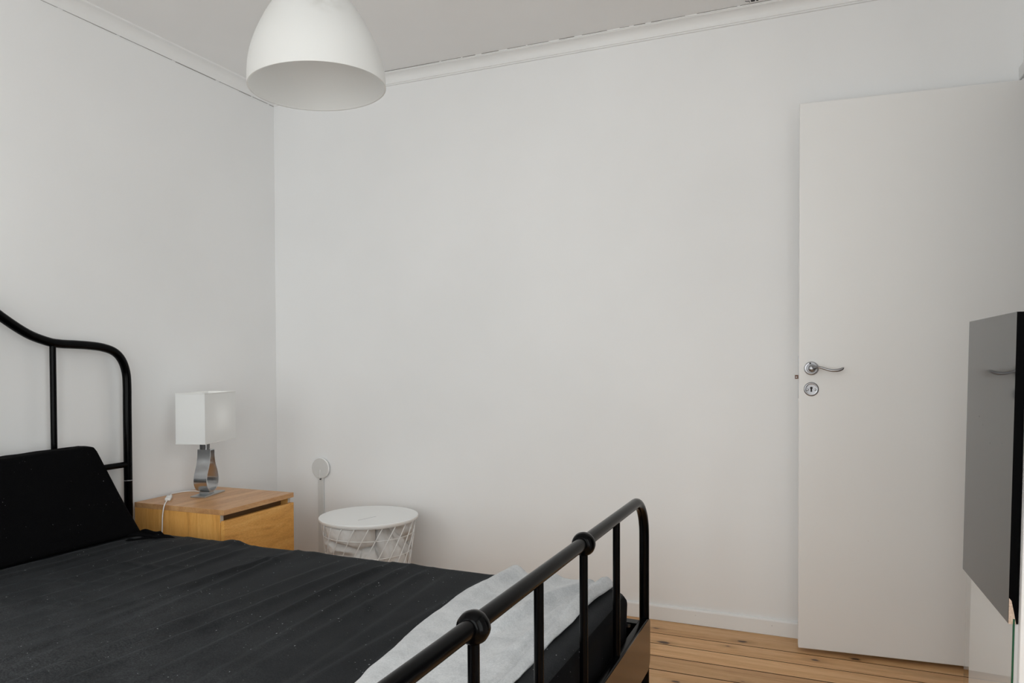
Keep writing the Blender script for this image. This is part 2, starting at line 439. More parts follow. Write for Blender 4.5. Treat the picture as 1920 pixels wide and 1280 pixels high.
# coved cornice
cov = [(0.0, ZC), (0.052, ZC), (0.052, ZC - 0.005), (0.047, ZC - 0.006)]
for k_ in range(7):
    a = k_ / 6 * PI / 2
    cov.append((0.047 - 0.034 * math.sin(a), ZC - 0.008 - 0.034 * (1 - math.cos(a))))
cov += [(0.0125, ZC - 0.045), (0.008, ZC - 0.0465), (0.008, ZC - 0.0515), (0.0, ZC - 0.052)]
covL = [(0.0, ZC), (0.052, ZC), (0.050, ZC - 0.005)]
for k_ in range(7):
    a = k_ / 6 * PI / 2
    covL.append((0.048 - 0.040 * math.sin(a), ZC - 0.006 - 0.040 * (1 - math.cos(a))))
covL += [(0.006, ZC - 0.052), (0.0, ZC - 0.052)]
def cornice(name, prof, p0, p1, nrm):
    o = struct(name, nprism(prof, (p0[0], p0[1], 0), (*nrm, 0), (0, 0, 1), (p1[0] - p0[0], p1[1] - p0[1], 0)), M_trim, smooth=True, angle=30)
    return o
c_back = cornice('trim_1', cov, (XL, YB), (XR, YB), (0, -1))
c_left = cornice('trim_2', covL, (XL, YR), (XL, YB - 0.0005), (1, 0))
cornice('trim_3', covL, (XR, YR), (XR, YB), (-1, 0))
cornice('trim_4', covL, (XL, YR), (XR, YR), (0, 1))
# hairline crack under the left cornice and along the ceiling edge of the back cornice
rc = random.Random(2)
bm = bmesh.new(); y = 0.6
while y < YB - 0.03:
    L = rc.uniform(0.05, 0.16); h = rc.choice((0.0006, 0.0008, 0.0012, 0.0022))
    box(bm, (XL, y, ZC - 0.052 - h), (XL + 0.0012, min(y + L, YB - 0.002), ZC - 0.0515)); y += L * rc.choice((0.9, 1.0, 1.15))
obj('crack', bm, M_crack, c_left)
bm = bmesh.new(); x = -2.1
while x < 0.3:
    L = rc.uniform(0.04, 0.12); h = rc.choice((0.0005, 0.0007, 0.0012))
    box(bm, (x, YB - 0.0523 - h, ZC - 0.001 - h), (x + L, YB - 0.0515, ZC)); x += L * rc.choice((1.0, 1.1, 1.5))
obj('crack', bm, M_crack, c_back)

# rear window, plus two unseen windows added for fill light: frame, sill, pane
def window(n, a, b, along):
    """frame, pane and sill of one window; along='x' sits in the rear wall, 'y' in the right wall"""
    if along == 'x': P = lambda lo, hi: ((lo[0], YR - lo[1], lo[2]), (hi[0], YR - hi[1], hi[2]))
    else: P = lambda lo, hi: ((XR + lo[1], lo[0], lo[2]), (XR + hi[1], hi[0], hi[2]))
    w_ = struct('window_%d' % n, nbox(*P((a, 0.03, WZ0), (a + 0.05, 0.09, WZ1)), 0.004), M_trim)
    for lo, hi in (((b - 0.05, 0.03, WZ0), (b, 0.09, WZ1)), ((a + 0.05, 0.03, WZ0), (b - 0.05, 0.09, WZ0 + 0.05)),
                   ((a + 0.05, 0.03, WZ1 - 0.05), (b - 0.05, 0.09, WZ1)), (((a + b) / 2 - 0.025, 0.035, WZ0 + 0.05), ((a + b) / 2 + 0.025, 0.085, WZ1 - 0.05))):
        obj('window_frame', nbox(*P(lo, hi), 0.004), M_trim, w_)
    obj('window_pane', nbox(*P((a + 0.05, 0.058, WZ0 + 0.05), (b - 0.05, 0.064, WZ1 - 0.05))), M_pane, w_)
    obj('window_sill', nbox(*P((a - 0.04, -0.10, WZ0 - 0.025), (b + 0.04, 0.03, WZ0)), 0.004), M_trim, w_)
window(1, *WINX[0], 'x'); window(2, *WINX[1], 'x'); window(3, WY0, WY1, 'y')

# door casing round the doorway
cas = struct('trim_5', nbox((XR - 0.014, OY0 - 0.05, OZ), (XR, YB - 0.0005, OZ + 0.048), 0.003), M_trim)
obj('casing_side', nbox((XR - 0.014, OY0 - 0.05, 0), (XR, OY0, OZ), 0.003), M_trim, cas)
obj('casing_side', nbox((XR - 0.010, OY1 + 0.002, 0.0), (XR, YB - 0.013, OZ), 0.003), M_trim, cas)
obj('door_stop', nbox((XR + 0.05, OY0, 0), (XR + 0.062, OY0 + 0.012, OZ), 0.002), M_trim, cas)

# ------------------------------------------------------------------ door, open against the back wall
DA = 0.0768
door = struct('door_1', nbox((0, 0, 0.0137), (0.752, 0.040, 2.0546), 0.0035, 3), M_door)
door.location = (-0.0962, 2.9619, 0); door.rotation_euler = (0, 0, DA)
RX = Matrix.Rotation(PI / 2, 4, 'X')          # lathe axis +Z -> -Y (out of the door front)
def on_door(u, z, off=0.0): return Matrix.Translation((u, -off, z)) @ RX
rose = obj('handle_rose', nlathe([(0, 0.0), (0.0255, 0.0), (0.0255, 0.003), (0.0235, 0.0062), (0.0195, 0.0075), (0.0165, 0.0070), (0.0155, 0.0085), (0, 0.0085)], 48, on_door(0.0428, 1.068)), M_satin, door, smooth=True, angle=40)
lev = obj('handle_neck', nlathe([(0, 0.0086), (0.0135, 0.0086), (0.0120, 0.018), (0.0125, 0.034), (0.0138, 0.042), (0.0125, 0.0475), (0.008, 0.0505), (0, 0.0515)], 32, on_door(0.0428, 1.068)), M_satin, door, smooth=True, angle=60)
lp = spline([(0.046, -0.041, 1.0680), (0.058, -0.0435, 1.0725), (0.072, -0.044, 1.0715), (0.090, -0.046, 1.0655), (0.108, -0.048, 1.0610), (0.126, -0.048, 1.0608), (0.140, -0.047, 1.0645), (0.150, -0.046, 1.0712)], 6)
nl = len(lp); rad = [0.0078 * max(0.0, 1 - i / nl * 5) ** 1.5 + 0.0062 - 0.0020 * math.sin(min(1, i / nl * 2.6) * PI / 2) + 0.0015 * math.exp(-((i / nl - 0.72) / 0.2) ** 2) for i in range(nl)]
rad[-1] = 0.0012; rad[-2] = 0.0030
obj('lever', ntube(lp, rad, 14), M_satin, door, smooth=True)
obj('rose_screw', nlathe([(0, 0.0066), (0.0032, 0.0066), (0.0032, 0.0086), (0, 0.0092)], 12, on_door(0.0385, 1.0868)), M_dkmetal, door, smooth=True)
# keyhole rose
esc = obj('keyhole_rose', nlathe([(0, 0.0), (0.0262, 0.0), (0.0262, 0.002), (0.0250, 0.0045), (0.0225, 0.0056), (0.0205, 0.0056), (0.0195, 0.0050), (0.0175, 0.0049), (0, 0.0049)], 48, on_door(0.043, 0.9905)), M_satin, door, smooth=True, angle=50)
bm = bmesh.new()
lathe(bm, [(0, 0.0046), (0.0046, 0.0046), (0.0046, 0.0053), (0, 0.0053)], 20, on_door(0.043, 0.9950))
box(bm, (0.0402, -0.0053, 0.9805), (0.0458, -0.0046, 0.9945))
obj('keyhole', bm, M_dark, door)
for du in (-0.0135, 0.0135):
    obj('screw_recess', nlathe([(0, 0.0046), (0.0046, 0.0046), (0.0046, 0.0051), (0, 0.0051)], 16, on_door(0.043 + du, 0.9885)), M_dkmetal, door)
    obj('rose_screw', nlathe([(0, 0.0050), (0.0034, 0.0050), (0.0034, 0.0058), (0.0026, 0.0062), (0, 0.0056)], 16, on_door(0.043 + du, 0.9885)), M_satin, door, smooth=True, angle=50)
obj('lock_faceplate', nbox((-0.0012, 0.010, 0.955), (0.0006, 0.030, 1.115), 0.0004, 1), M_satin, door)
bm = bmesh.new()
prism(bm, [(0, 0), (0.0125, 0.0), (0.0125, 0.004), (0.004, 0.014), (0, 0.014)], (-0.0012, 0.013, 1.0285), (-1, 0, 0), (0, 1, 0), (0, 0, 0.0145))
lat = obj('latch_bolt', bm, M_latch, door)
obj('latch_tip', nbox((-0.0108, 0.0118, 1.0330), (-0.0060, 0.0130, 1.0370), 0.0005, 1), M_satin, lat)
for z in (0.25, 1.80):
    obj('hinge', ntube([(0.757, 0.045, z - 0.04), (0.757, 0.045, z + 0.04)], 0.006, 12), M_satin, door, smooth=True, angle=40)

# ------------------------------------------------------------------ bed
bed = thing('bed', 'black tubular steel bed with wavy headboard, ball-knobbed footboard rail and steel end panel', 'bed', (-1.57, 1.285, 0))
BO = Vector((-1.57, 1.285, 0))
def rel(p): return Vector(p) - BO
def bedpart(name, bm, m=None, **k_):
    bmesh.ops.translate(bm, verts=bm.verts, vec=-BO)
    return obj(name, bm, m or M_steel, bed, **k_)
FX, FY0, FY1, FH = -0.497, 0.415, 2.155, 0.695
HXB = -2.640
# footboard arch: one bent tube
rb = 0.115
path = [(FX, FY1, 0.0)] + [(FX, FY1, z) for z in (0.2, 0.4)]
for k_ in range(13):
    a = k_ / 12 * PI / 2; path.append((FX, FY1 - rb + rb * math.cos(a), FH - rb + rb * math.sin(a)))
path += [(FX, FY1 - rb - (FY1 - FY0 - 2 * rb) * k_ / 8, FH) for k_ in range(1, 8)]
for k_ in range(13):
    a = PI / 2 + k_ / 12 * PI / 2; path.append((FX, FY0 + rb + rb * math.cos(a), FH - rb + rb * math.sin(a)))
path += [(FX, FY0, 0.4), (FX, FY0, 0.0)]
bedpart('footboard_frame', ntube(path, 0.0145, 24), smooth=True, angle=50)
BY = [1.842, 1.564, 1.286, 1.008, 0.730]
for yb in BY:
    bedpart('footboard_bar', ntube([(FX, yb, 0.322), (FX, yb, FH)], 0.0095, 16), smooth=True, angle=50)
for yb in (1.564, 1.008):
    prof = [(0.0, -0.0195), (0.0165, -0.0195), (0.0205, -0.0165), (0.0245, -0.010), (0.0262, 0.0), (0.0245, 0.010), (0.0205, 0.0165), (0.0165, 0.0195), (0.0, 0.0195)]
    bm = nlathe([(r_ * 1.02, z_) for r_, z_ in prof], 40, Matrix.Translation((FX, yb, FH - 0.003)) @ Matrix.Rotation(PI / 2, 4, 'X'))
    bedpart('ball_knob', bm, smooth=True, angle=50)
# lower end panel with rounded corners and a bent-in top lip
PX = -0.4805
poly = []
y0p, y1p, z0p, z1p, rr = FY0 - 0.004, FY1 + 0.006, 0.188, 0.337, 0.035
for cy_, cz_, a0 in ((y1p - rr, z1p - 0.016, 0), (y0p + rr, z1p - 0.016, 90), (y0p + rr, z0p + rr, 180), (y1p - rr, z0p + rr, 270)):
    rz_ = rr if a0 >= 180 else 0.016
    cy2 = cy_ if a0 >= 180 else (y1p - 0.016 if a0 == 0 else y0p + 0.016)
    for k_ in range(7):
        a = R(a0 + 15 * k_); poly.append((cy2 + rz_ * math.cos(a), cz_ + rz_ * math.sin(a)))
bm = bmesh.new(); prism(bm, poly, (PX - 0.003, 0, 0), (0, 1, 0), (0, 0, 1), (0.003, 0, 0))
M_panel = mat('black_gloss_panel', (0.012, 0.009, 0.007), 0.20, spec=1.0, Specular_Tint=(1.0, 0.60, 0.30, 1))  # orange tint strengthens the floor's reflection; the panel itself is black
bedpart('end_panel', bm, M_panel, smooth=True, angle=40)
lip = [(0, 0)] + [(-0.006 * (1 - math.cos(R(a))) - 0.0, 0.006 * math.sin(R(a))) for a in (30, 60, 90)] + [(-0.022, 0.006), (-0.022, 0.0035), (-0.006, 0.0035), (-0.0028, 0)]
bedpart('panel_lip', nprism(lip, (PX, FY0 + 0.02, z1p - 0.004), (1, 0, 0), (0, 0, 1), (0, FY1 - FY0 - 0.036, 0)), smooth=True, angle=40)
# headboard: legs and wavy top tube in one
half = [(2.155, 0.0), (2.155, 0.5), (2.155, 0.90), (2.1555, 1.00), (2.151, 1.060), (2.132, 1.110), (2.098, 1.143), (2.045, 1.160), (1.985, 1.1665), (1.93, 1.169), (1.87, 1.171), (1.82, 1.179),
        (1.746, 1.206), (1.655, 1.263), (1.56, 1.336), (1.46, 1.392), (1.37, 1.418), (1.2855, 1.425)]
hp = [(HXB, a, z) for a, z in half] + [(HXB, 2 * 1.2855 - a, z) for a, z in half[-2::-1]]
bedpart('headboard_frame', ntube(spline(hp, 5), 0.0165, 20), smooth=True, angle=60)
def htop(yv):
    yy = yv if yv > 1.2855 else 2 * 1.2855 - yv
    for (a, za), (b, zb) in zip(half[3:-1], half[4:]):
        if b <= yy <= a: return zb + (za - zb) * (yy - b) / (a - b + 1e-9)
    return 1.16
for yb in BY:
    bedpart('headboard_bar', ntube([(HXB, yb, 0.682), (HXB, yb, htop(yb) - 0.002)], 0.0110, 16), smooth=True, angle=50)
bedpart('headboard_crossbar', ntube([(HXB, FY0, 0.682), (HXB, FY1, 0.682)], 0.0120, 16), smooth=True, angle=50)
bedpart('headboard_crossbar', ntube([(HXB, FY0, 0.30), (HXB, FY1, 0.30)], 0.0120, 16), smooth=True, angle=50)
for yb in (FY0, FY1):
    bedpart('tube_joint', nlathe([(0.0166, 0.6145), (0.0170, 0.6150), (0.0170, 0.6175), (0.0166, 0.618)], 20, Matrix.Translation((HXB, yb, 0))), M_steel_bright, smooth=True)
    bedpart('joint_rivet', nlathe([(0.0, 0), (0.004, 0), (0.003, 0.003), (0, 0.004)], 12, Matrix.Translation((HXB + 0.0155, yb, 0.675)) @ Matrix.Rotation(PI / 2, 4, 'Y')), M_steel, smooth=True)
for yb in (FY0 + 0.012, FY1 - 0.012):
    s_ = -1 if yb > 1.3 else 1
    bm = bmesh.new()
    prism(bm, [(0, 0), (0.004, 0), (0.004, 0.115), (0.032, 0.115), (0.032, 0.119), (0, 0.119)], (HXB, yb, 0.212), (0, s_, 0), (0, 0, 1), (FX - HXB - 0.012, 0, 0))
    bedpart('side_rail', bm)
    for z in (0.24, 0.315):
        bedpart('rail_bolt', nlathe([(0, 0), (0.009, 0), (0.009, 0.004), (0.006, 0.006), (0, 0.006)], 14, Matrix.Translation((FX - 0.045, yb + s_ * 0.004, z)) @ Matrix.Rotation(-s_ * PI / 2, 4, 'X')), M_satin, smooth=True, angle=50)
bedpart('centre_beam', nbox((HXB + 0.012, 1.265, 0.205), (FX - 0.016, 1.305, 0.235)))
for k_ in range(14):
    xs = HXB + 0.12 + k_ * 0.148
    bedpart('bed_slat', nbox((xs, FY0 + 0.02, 0.2365), (xs + 0.065, FY1 - 0.02, 0.2445), 0.002, 1), M_chip)

# ------------------------------------------------------------------ mattress with folded black cover
MX0, MX1, MY0, MY1, MZ, MB = -2.585, -0.519, 0.47, 2.085, 0.440, 0.246
rf = random.Random(11)
folds = []
x = -2.45
while x < -0.62:
    folds.append((x, rf.uniform(-0.10, 0.08), rf.uniform(0.008, 0.019) * (1.0 if x < -1.15 else 0.5), rf.uniform(0.008, 0.020), rf.uniform(0, 6), rf.uniform(-0.4, 0.5), rf.choice((1, 1, -1))))
    x += rf.uniform(0.05, 0.13)
def fold_h(x, y_):
    h = 0.0
    for xf, sk, am, wd, ph, yc, sg in folds:
        xc = xf + sk * (y_ - 1.3) + 0.012 * math.sin(2.3 * y_ + ph)
        d = x - xc
        if abs(d) > 0.09: continue
        e = am * (0.45 + 0.55 * max(0.0, min(1.0, (y_ - 0.9 + yc) / 0.9))) * (0.65 + 0.35 * math.sin(3.1 * y_ + ph * 2))
        e *= 1 - 0.82 * sstep((y_ - 1.93) / 0.12)
        d *= sg
        h += e * (math.exp(-(d / (wd * 2.6)) ** 2) if d > 0 else math.exp(-(d / (wd * 0.40)) ** 2))
    h += 0.0025 * noise.noise(Vector((x * 3, y_ * 2, 1)))
    h += 0.0008 * noise.noise(Vector((x * 18, y_ * 7, 4)))
    # short cross creases near the pillow
    for cx_, cy_, ln, an in ((-2.10, 1.50, 0.10, 0.25), (-2.02, 1.72, 0.12, 0.3), (-1.95, 1.36, 0.12, 0.2), (-2.06, 1.62, 0.07, 0.4), (-1.72, 1.93, 0.06, 0.1), (-1.18, 1.72, 0.10, 2.3), (-1.12, 1.63, 0.07, 2.2)):
        u = (x - cx_) * math.cos(an) + (y_ - cy_) * math.sin(an); w_ = -(x - cx_) * math.sin(an) + (y_ - cy_) * math.cos(an)
        w_ += 0.01 * math.sin(u * 30)
        if abs(u) < ln * 1.6 and abs(w_) < 0.03:
            h += 0.0042 * math.exp(-(u / ln) ** 2) * math.exp(-(w_ / 0.006) ** 2)
    # tucked bump at the far edge beside the nightstand
    h += 0.015 * math.exp(-((x + 1.985) / 0.045) ** 2 - ((y_ - 2.075) / 0.045) ** 2)
    h += 0.005 * math.exp(-((x + 1.62) / 0.05) ** 2 - ((y_ - 2.08) / 0.05) ** 2)
    h += 0.004 * math.exp(-((x + 1.25) / 0.06) ** 2 - ((y_ - 2.08) / 0.05) ** 2)
    return h
def edge_profile(a0, a1, r_, n, side_n=5, dep=MZ - MB):
    """list of (position, drop) running up one side, over the top and down the other"""
    up = [(a0, dep - (dep - r_) * k_ / side_n) for k_ in range(side_n)]
    arc = [(a0 + r_ - r_ * math.cos(a), r_ - r_ * math.sin(a)) for a in (k_ / 6 * PI / 2 for k_ in range(7))]
    top = [(a0 + r_ + (a1 - a0 - 2 * r_) * k_ / n, 0.0) for k_ in range(1, n)]
    rest = [(a0 + a1 - p, d) for p, d in (up + arc)[::-1]]
    return up + arc + top + rest
xp = edge_profile(MX0, MX1, 0.032, 250); yp = edge_profile(MY0, MY1, 0.032, 120)
bm = bmesh.new(); G = []
for px_, dx_ in xp:
    row = []
    for py_, dy_ in yp:
        d = max(dx_, dy_) if max(dx_, dy_) > 0.04 else math.hypot(dx_, dy_)
        d = min(d, MZ - MB)
        f = max(0.0, 1 - d / 0.05)
        z = MZ - d + fold_h(px_, py_) * f
        ox = oy = 0
        if d > 0.02:                          # drape ripples on the sides
            rp = 0.004 * noise.noise(Vector((px_ * 9, py_ * 9, z * 3))) + 0.003 * math.sin(py_ * 31 + z * 14) * min(1, d / 0.1)
            if dx_ >= dy_: ox = rp if px_ > -1 else -rp
            else: oy = -abs(rp)
        # pull rounded vertical corners in
        cxr = max(0, abs(px_ - (MX0 + MX1) / 2) - ((MX1 - MX0) / 2 - 0.06)); cyr = max(0, abs(py_ - (MY0 + MY1) / 2) - ((MY1 - MY0) / 2 - 0.06))
        if cxr > 0 and cyr > 0:
            L = math.hypot(cxr, cyr); m_ = max(cxr, cyr); q = m_ / L if L > 0 else 1
            sxn = 1 if px_ > -1.5 else -1; syn = 1 if py_ > 1.2 else -1
            ox += -sxn * cxr * (1 - q); oy += -syn * cyr * (1 - q)
        row.append(bm.verts.new((px_ + ox, py_ + oy, z)))
    G.append(row)
for i in range(len(G) - 1):
    for j in range(len(G[0]) - 1):
        bm.faces.new((G[i][j], G[i + 1][j], G[i + 1][j + 1], G[i][j + 1]))
bn = [r_[0] for r_ in G] + G[-1][1:] + [r_[-1] for r_ in G[::-1][1:]] + G[0][::-1][1:-1]
bm.faces.new(bn)
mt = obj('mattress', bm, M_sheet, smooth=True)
for p in mt.data.polygons: p.use_smooth = len(p.vertices) == 4
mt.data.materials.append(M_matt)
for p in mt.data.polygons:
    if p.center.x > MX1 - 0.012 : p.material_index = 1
tag(mt, 'thick mattress in a creased black sheet dotted with lint, lying on the bed', 'mattress')

# ------------------------------------------------------------------ black wedge-like pillow against the headboard
def rounded_block(nx, ny, nz, f):
    """surface of a unit cube (-1..1) subdivided and mapped by f(u, v, w) -> point"""
    bm_ = bmesh.new(); cache = {}
    def V(i, j, k_):
        key = (i, j, k_)
        if key not in cache: cache[key] = bm_.verts.new(f(2 * i / nx - 1, 2 * j / ny - 1, 2 * k_ / nz - 1))
        return cache[key]
    for i in range(nx):
        for j in range(ny):
            for k_ in (0, nz): bm_.faces.new((V(i, j, k_), V(i + 1, j, k_), V(i + 1, j + 1, k_), V(i, j + 1, k_)))
    for i in range(nx):
        for k_ in range(nz):
            for j in (0, ny): bm_.faces.new((V(i, j, k_), V(i + 1, j, k_), V(i + 1, j, k_ + 1), V(i, j, k_ + 1)))
    for j in range(ny):
        for k_ in range(nz):
            for i in (0, nx): bm_.faces.new((V(i, j, k_), V(i, j + 1, k_), V(i, j + 1, k_ + 1), V(i, j, k_ + 1)))
    return bm_
PY0 = 1.10
def pil(u, v_, w_):
    # u thickness (back..front), v along the bed width, w height
    hx, hy, hz, r_ = 0.05, 0.45, 0.172, 0.011
    p = Vector((u * hx, v_ * hy, w_ * hz))
    q = Vector((max(-hx + r_, min(hx - r_, p.x)), max(-hy + r_, min(hy - r_, p.y)), max(-hz + r_, min(hz - r_, p.z))))
    d = p - q
    if d.length > 1e-9: p = q + d.normalized() * r_
    tz = (p.z / hz + 1) / 2                    # 0 bottom, 1 top
    th = 0.105 - 0.035 * tz                    # thicker at the foot
    back = -2.607 + 0.006 * (1 - tz)
    bulge = 0.012 * (1 - (p.y / hy) ** 2) * math.sin(PI * tz)
    xx = back + (p.x / hx + 1) / 2 * (th + (0.06 + 0.02 * (1 - tz)) * (1 - tz) + 0.015 + bulge)
    right = 2.025 - 0.105 * tz
    left = PY0 + 0.02 * tz
    yy = left + (p.y / hy + 1) / 2 * (right - left)
    zz = 0.4450 + (p.z + hz) * (1.0 + 0.0 * tz)
    if p.x > 0:
        xx += 0.004 * noise.noise(Vector((yy * 5, zz * 6, 2))) + 0.005 * math.exp(-(((zz - 0.505) - 0.12 * (yy - 1.72)) / 0.006) ** 2 - ((yy - 1.74) / 0.09) ** 2)
        xx += 0.003 * math.exp(-(((yy - 1.72) + 0.5 * (zz - 0.66)) / 0.006) ** 2 - ((zz - 0.66) / 0.04) ** 2)
    zz -= 0.012 * tz * max(0, (1.92 - yy) / 0.4)
    if w_ > 0.9: zz += 0.006 * math.sin(yy * 9) * 0.3 + 0.004 * noise.noise(Vector((yy * 14, xx * 20, 7)))
    return Vector((xx, yy, zz))
pb = rounded_block(10, 60, 30, pil)
pw = obj('pillow', pb, M_pillow, smooth=True)
tag(pw, 'black box-shaped pillow leaning upright against the headboard', 'pillow')
# gathered cloth corner at the pillow's foot
def scrap(pts, wd, ht, name, parent):
    sp_ = spline(pts, 6); bm_ = bmesh.new(); rows = []
    for i, p in enumerate(sp_):
        s_ = i / (len(sp_) - 1); env = math.sin(PI * min(1, s_ * 1.0 + 0.02)) ** 0.5
        rows.append([bm_.verts.new(p + Vector((0.3 * wd * q * env, wd * q * env, ht * (1 - abs(q)) * env * (0.7 + 0.3 * math.sin(9 * s_))))) for q in (-1, -0.6, -0.25, 0, 0.25, 0.6, 1)])
    for a, b in zip(rows[:-1], rows[1:]):
        for k_ in range(6): bm_.faces.new((a[k_], a[k_ + 1], b[k_ + 1], b[k_]))
    o = obj(name, bm_, M_pillow, parent, smooth=True)
    md = o.modifiers.new('s', 'SOLIDIFY'); md.thickness = 0.0015
    return o
scrap([(-2.41, 1.96, 0.450), (-2.36, 1.985, 0.452), (-2.30, 1.995, 0.449), (-2.235, 2.02, 0.446)], 0.016, 0.016, 'cover_corner', pw)
scrap([(-2.42, 2.015, 0.449), (-2.37, 2.022, 0.450), (-2.33, 2.035, 0.448), (-2.30, 2.02, 0.446)], 0.014, 0.020, 'cover_corner', pw)
scrap([(-2.35, 1.90, 0.447), (-2.33, 1.93, 0.449), (-2.30, 1.975, 0.447)], 0.010, 0.012, 'cover_corner', pw)

# ------------------------------------------------------------------ grey fleece blanket across the foot end
NXB, NYB = 110, 240
BYs = 0.42
EL = [(0.40, -0.83), (0.9, -0.85), (1.223, -0.873), (1.32, -0.890), (1.496, -0.918), (1.65, -0.932), (1.808, -0.937), (1.933, -0.931), (2.026, -0.908), (2.10, -0.902)]
ER = [(0.40, -0.60), (0.9, -0.588), (1.367, -0.585), (1.57, -0.586), (1.804, -0.584), (1.916, -0.578), (2.02, -0.570), (2.10, -0.564)]
def interp(T_, v_):
    for (a, x0_), (b, x1_) in zip(T_[:-1], T_[1:]):
        if v_ <= b: return x0_ + (x1_ - x0_) * sstep((v_ - a) / (b - a)) * 0.3 + (x1_ - x0_) * 0.7 * max(0, min(1, (v_ - a) / (b - a)))
    return T_[-1][1]
def bl_edge_l(y_): return interp(EL, y_) + 0.003 * math.sin(y_ * 23)
def bl_edge_r(y_): return interp(ER, y_) + 0.003 * math.sin(y_ * 19)
def blanket_pt(s_, t_, inner=False):
    # t runs along Y up to the far edge then down over it
    Lmain = (MY1 - 0.03) - BYs; Lt = Lmain + 0.17
    d = t_ * Lt
    if d <= Lmain: y_ = BYs + d; dz = 0
    else:
        e = d - Lmain; ra = 0.036
        if e < ra * PI / 2: a = e / ra; y_ = MY1 - 0.03 + ra * math.sin(a); dz = -ra * (1 - math.cos(a))
        else: y_ = MY1 - 0.03 + ra; dz = -ra - (e - ra * PI / 2)
    yc = min(y_, MY1)
    xl, xr = bl_edge_l(yc), bl_edge_r(yc)
    x_ = xl + (xr - xl) * s_
    z_ = MZ + 0.012 + dz
    # folds radiating from the far foot corner, puffy waves
    f1 = 0.017 * math.exp(-((x_ + 0.865 - 0.10 * (yc - 2.1)) / 0.022) ** 2) * sstep((yc - 1.65) / 0.40)
    f2 = 0.016 * math.exp(-((x_ + 0.760 - 0.05 * (yc - 2.1)) / 0.032) ** 2) * sstep((yc - 1.70) / 0.4)
    d3 = x_ + 0.695 - 0.22 * (yc - 1.8); d4 = x_ + 0.622 - 0.10 * (yc - 1.8)
    f3 = 0.030 * math.exp(-(d3 / (0.011 if d3 > 0 else 0.034)) ** 2) * math.exp(-((yc - 1.78) / 0.26) ** 2)
    f4 = 0.022 * math.exp(-(d4 / (0.024 if d4 > 0 else 0.012)) ** 2) * sstep((yc - 1.30) / 0.5)
    z_ += (f1 + f2 + f3 + f4) + 0.005 * noise.noise(Vector((x_ * 7, yc * 4, 3))) + 0.0012 * noise.noise(Vector((x_ * 40, yc * 30, 3)))
    # raised double fold near left edge
    z_ += 0.010 * math.exp(-((s_ - 0.10) / 0.10) ** 2) + 0.006 * math.exp(-((s_ - 0.32) / 0.05) ** 2) * (0.5 + 0.5 * math.sin(yc * 5))
    # hem: groove near the right edge then rolled end
    z_ += -0.006 * math.exp(-((s_ - 0.885) / 0.012) ** 2) - 0.0050 * math.exp(-((s_ - 0.915) / 0.010) ** 2) + 0.004 * math.exp(-((s_ - 0.95) / 0.03) ** 2)
    # follow the mattress shoulder
    over = x_ - (MX1 - 0.045)
    if over > 0: z_ -= over * over * 9
    if s_ < 0.02: z_ -= 0.010 * (1 - s_ / 0.02)
    if s_ > 0.985: z_ -= 0.008 * (s_ - 0.985) / 0.015
    if dz < -0.02: y_ += 0.006 + 0.35 * (f1 + f2 + f4)
    return Vector((x_, y_, max(z_, MZ + 0.0085 + dz - (max(0, over) ** 2) * 9)))
bm = bmesh.new(); G = []
for i in range(NXB + 1):
    G.append([bm.verts.new(blanket_pt(i / NXB, j / NYB)) for j in range(NYB + 1)])
for i in range(NXB):
    for j in range(NYB): bm.faces.new((G[i][j], G[i + 1][j], G[i + 1][j + 1], G[i][j + 1]))
bk = obj('blanket', bm, M_blanket, smooth=True)
md = bk.modifiers.new('thick', 'SOLIDIFY'); md.thickness = 0.007; md.offset = -1
tag(bk, 'light grey fleece blanket folded in a strip across the foot of the bed', 'blanket')

# ------------------------------------------------------------------ nightstand
NH = 0.5143
NX1, NY0 = -2.1881, 2.217
NR = 0.0241
ns = thing('nightstand', 'oak veneer nightstand with two drawers standing in the corner beside the bed', 'nightstand', (NX1, NY0, 0), NR)
ND, NW, TT = 0.479, 0.4265, 0.021            # depth, width, top thickness (local: front at x=0, depth to -x, width to +y)
obj('top', nbox((-ND, 0, NH - TT), (0, NW, NH), 0.0008, 1), M_oak_top, ns)
bot = 0.001
for y0 in (0, NW - 0.018):
    bm = bmesh.new(); box(bm, (-ND + 0.002, y0 + 0.0002, bot), (-0.020, y0 + 0.0178, NH - TT - 0.0002), 0.0006, 1)
    sd = obj('side_panel', bm, M_oak_side, ns)
    obj('edge_band', nbox((-0.0200, y0 + 0.0008, NH - TT - 0.030), (-0.0188, y0 + 0.0172, NH - TT - 0.0006)), M_edge, sd)
obj('back_panel', nbox((-ND + 0.004, 0.018, 0.05), (-ND + 0.010, NW - 0.018, NH - TT - 0.001)), M_oak_side, ns)
obj('recess_rail', nbox((-0.075, 0.018, NH - TT - 0.070), (-0.057, NW - 0.018, NH - TT - 0.001)), M_oak_in, ns)
zt = NH - TT - 0.0235
dh = (zt - 0.012 - 0.022) / 2
for i in range(2):
    z1 = zt - i * (dh + 0.022); z0 = z1 - dh
    dr = obj('drawer', nbox((-0.40, 0.024, z0 + 0.02), (-0.0185, NW - 0.024, z1 - 0.03)), M_oak_in, ns)
    obj('drawer_front', nbox((-0.0180, 0.0006, z0), (0.0, NW - 0.0006, z1), 0.0008, 1), M_oak_front, dr)

# ------------------------------------------------------------------ table lamp on the nightstand
lx, ly, laz = -2.5011, 2.4389, 0.266
lamp = thing('table_lamp', 'table lamp with a brushed steel teardrop loop foot and white rectangular shade on the nightstand', 'lamp', (lx, ly, NH), laz)
